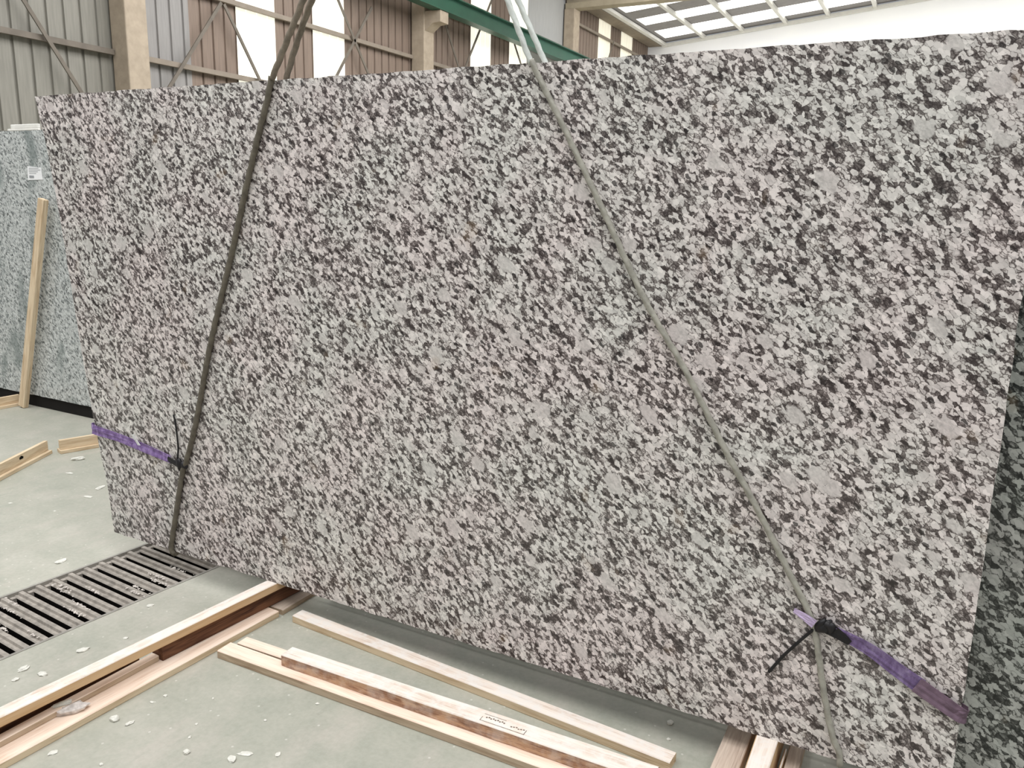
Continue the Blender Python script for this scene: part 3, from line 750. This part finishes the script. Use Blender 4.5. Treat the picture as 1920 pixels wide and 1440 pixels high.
# wall rails
for y0, y1, z, lab in [(-2.0, 9.6, 4.03, 'shade-darkened horizontal steel wall rail left of the first concrete column'),
                       (10.06, 18.45, 4.03, 'lower steel wall rail right of the first concrete column'),
                       (10.06, 18.45, 5.41, 'upper steel wall rail crossing the bright sheets between first and middle column'),
                       (18.98, 27.95, 5.41, 'steel wall rail just above the slab right of the middle column'),
                       (18.98, 27.95, 6.85, 'steel wall rail behind the green girder right of the middle column'),
                       (28.52, 37.3, 8.33, 'steel wall rail right of the farthest column')]:
    solid('wall_rail', [(-12.94, -12.86, y0, y1, z-0.045, z+0.045), (-12.995, -12.94, y0, y1, z+0.02, z+0.045)], M_brace if y0 < 0 else M_rail, lab, 'steel rail', 'rails of the side wall')  # leftmost rail takes the darker steel to stand in for its shadow
# bracing bars
def brace(a, b, label, ext=(0, 0)):
    A, B = Vector((-12.80, a[0], a[1])), Vector((-12.80, b[0], b[1])); d = (B-A)
    A2, B2 = A-d*ext[0], B+d*ext[1]; d = (B2-A2).normalized(); n = Vector((1, 0, 0)); w = d.cross(n)
    mb = MB(); h = 0.032
    P = []
    for p in (A2, B2):
        P.append([p+w*h+n*.012, p-w*h+n*.012, p-w*h-n*.012, p+w*h-n*.012])
    for j in range(4): mb.quad([P[0][j], P[0][(j+1) % 4], P[1][(j+1) % 4], P[1][j]])
    mb.quad(P[0]); mb.quad(P[1])
    o = mb.build('bracing_bar', M_brace, origin=tuple(B2)); tag(o, label, 'bracing bar', 'bracing of the side wall')
brace((8.058, 4.511), (8.883, 3.277), 'diagonal bracing bar across the olive grey sheeting left of the first column', (1.3, .5))
brace((11.957, 5.32), (10.659, 3.636), 'bracing bar rising to the right beside the first column', (0.0, .3))
brace((12.022, 5.305), (12.891, 4.025), 'bracing bar falling to the right in front of the first bright sheet', (0.0, 1.0))
brace((15.403, 6.124), (16.457, 4.712), 'bracing bar falling to the right in the cross left of the middle column', (.6, .8))
brace((16.636, 6.228), (15.309, 4.494), 'bracing bar rising to the right in the cross left of the middle column', (.0, .6))
brace((19.906, 6.501), (20.622, 5.491), 'bracing bar falling to the right just right of the middle column', (.5, 1.0))
brace((21.855, 6.796), (21.031, 5.612), 'thin bracing bar rising to the right over a bright sheet below the girder', (.8, .9))
brace((23.876, 6.824), (24.468, 6.168), 'short bracing bar below the green girder beside the light slings', (.4, 1.2))
brace((32.6, 8.33), (31.8, 7.2), 'faint bracing bar on the far cream sheets', (0, .5))
# green crane girder (I section) on the corbels
mb = MB(); y0, y1 = 9.0, 37.0; xc = -12.19
mb.box(xc-0.15, xc+0.15, y0, y1, 6.525, 6.55); mb.box(xc-0.012, xc+0.012, y0, y1, 6.55, 6.93); mb.box(xc-0.15, xc+0.15, y0, y1, 6.93, 6.955)
o = mb.build('crane_girder', M_green, origin=(xc, 18.7, 6.525)); tag(o, 'long green steel crane girder resting on the column corbels', 'girder')
mb = MB(); mb.box(xc-0.03, xc+0.03, y0, y1, 6.956, 7.02)
o = mb.build('crane_rail', M_brace, origin=(xc, 18.7, 6.956)); tag(o, 'steel crane rail running along the top of the green girder', 'rail')

# roof beam, gutter, roof sheets, purlins, end wall
YE = 37.4; RX0 = -12.2; RZ0 = 9.06; RS = 0.098
def rz(x, d=0.0): return RZ0 + RS*(x-RX0) + d
mb = MB()
for (xa, xb) in ((-12.92, 11.0),):
    mb.box(xa, xb, 28.02, 28.48, 8.60, 8.80)
    P = [(xa, 28.12, 8.80), (xb, 28.12, 8.80), (xb, 28.38, 8.80), (xa, 28.38, 8.80)]
    T = [(xa, 28.12, rz(xa, -.06)), (xb, 28.12, rz(xb, -.06)), (xb, 28.38, rz(xb, -.06)), (xa, 28.38, rz(xa, -.06))]
    mb.quad(P); mb.quad(T)
    for i in range(4): mb.quad([P[i], P[(i+1) % 4], T[(i+1) % 4], T[i]])
o = mb.build('roof_beam', M_conc2, origin=(-12.7, 28.25, 8.6)); tag(o, 'beige concrete roof beam spanning out from the farthest column', 'roof beam')
solid('eaves_gutter', [(-12.90, -12.32, 28.5, YE-.13, 8.93, 8.96), (-12.90, -12.87, 28.5, YE-.13, 8.96, 9.01), (-12.90, -12.32, 18.0, 28.0, 8.93, 8.96), (-12.90, -12.87, 18.0, 28.0, 8.96, 9.01)], M_gutter, 'brown stained eaves gutter along the top of the side wall', 'gutter')
solid('eaves_purlin', [(-12.31, -12.12, 18.0, 28.0, 8.96, 9.08), (-12.31, -12.12, 28.5, YE, 8.96, 9.08)], M_white, 'white purlin at the eaves beside the brown gutter', 'purlin', 'white purlins under the roof')
labs = ['first white purlin right of the eaves', 'second white purlin from the eaves', 'third white purlin from the eaves', 'fourth white purlin from the eaves', 'fifth white purlin from the eaves']
px = [-10.38, -8.72, -6.93, -5.25, -3.5]
for x, lb in zip(px, labs):
    z = rz(x)
    solid('roof_purlin', [(x-0.07, x+0.07, 28.5, YE, z-0.10, z+0.03)], M_white, lb+', under the rooflights', 'purlin', 'white purlins under the roof')
allx = [-12.9, -10.38, -8.72, -6.93, -5.25, -3.5, -1.7, 0.1, 1.9, 3.7, 5.5, 7.3, 9.1, 11.0]
bright = [(28.9, 29.9), (30.45, 31.55), (32.72, 33.9), (35.08, 36.6)]
rf = MB(); ys = [18.0] + [v for p in bright for v in p] + [YE]
for k in range(0, len(ys), 2):
    rf.quad([(-13.1, ys[k], rz(-13.1, .05)), (11, ys[k], rz(11, .05)), (11, ys[k+1], rz(11, .05)), (-13.1, ys[k+1], rz(-13.1, .05))])
struct(rf.build('ceiling', M_roof))
wi = 7
for k, (a, b) in enumerate(bright):
    sk = MB(); xa, xb = -11.95, 11.0
    sk.quad([(xa, a, rz(xa, .05)), (xb, a, rz(xb, .05)), (xb, b, rz(xb, .05)), (xa, b, rz(xa, .05))])
    struct(sk.build('window_%d' % wi, M_sky)); wi += 1
    sk = MB(); sk.quad([(-13.1, a, rz(-13.1, .05)), (xa, a, rz(xa, .05)), (xa, b, rz(xa, .05)), (-13.1, b, rz(-13.1, .05))])
    struct(sk.build('trim_%d' % (k+1), M_roof))
ew = MB()
ew.quad([(-13.05, YE, 0), (11, YE, 0), (11, YE, rz(11)), (-13.05, YE, rz(-13.05))])
struct(ew.build('wall_back', M_endwall))
mb = MB(); mb.box(-8.65, 11, YE-0.07, YE-0.01, 0, 8.90)
o = mb.build('trim_5', M_endwall); struct(o)
mb = MB()
n = 24
for i in range(n):      # white verge strip under the roof along the end wall
    xa, xb = -12.3+(23.2*i/n), -12.3+(23.2*(i+1)/n)
    mb.quad([(xa, YE-.12, rz(xa, -.16)), (xb, YE-.12, rz(xb, -.16)), (xb, YE-.12, rz(xb, -.02)), (xa, YE-.12, rz(xa, -.02))])
    mb.quad([(xa, YE-.12, rz(xa, -.16)), (xb, YE-.12, rz(xb, -.16)), (xb, YE-.01, rz(xb, -.16)), (xa, YE-.01, rz(xa, -.16))])
struct(mb.build('trim_6', M_white))
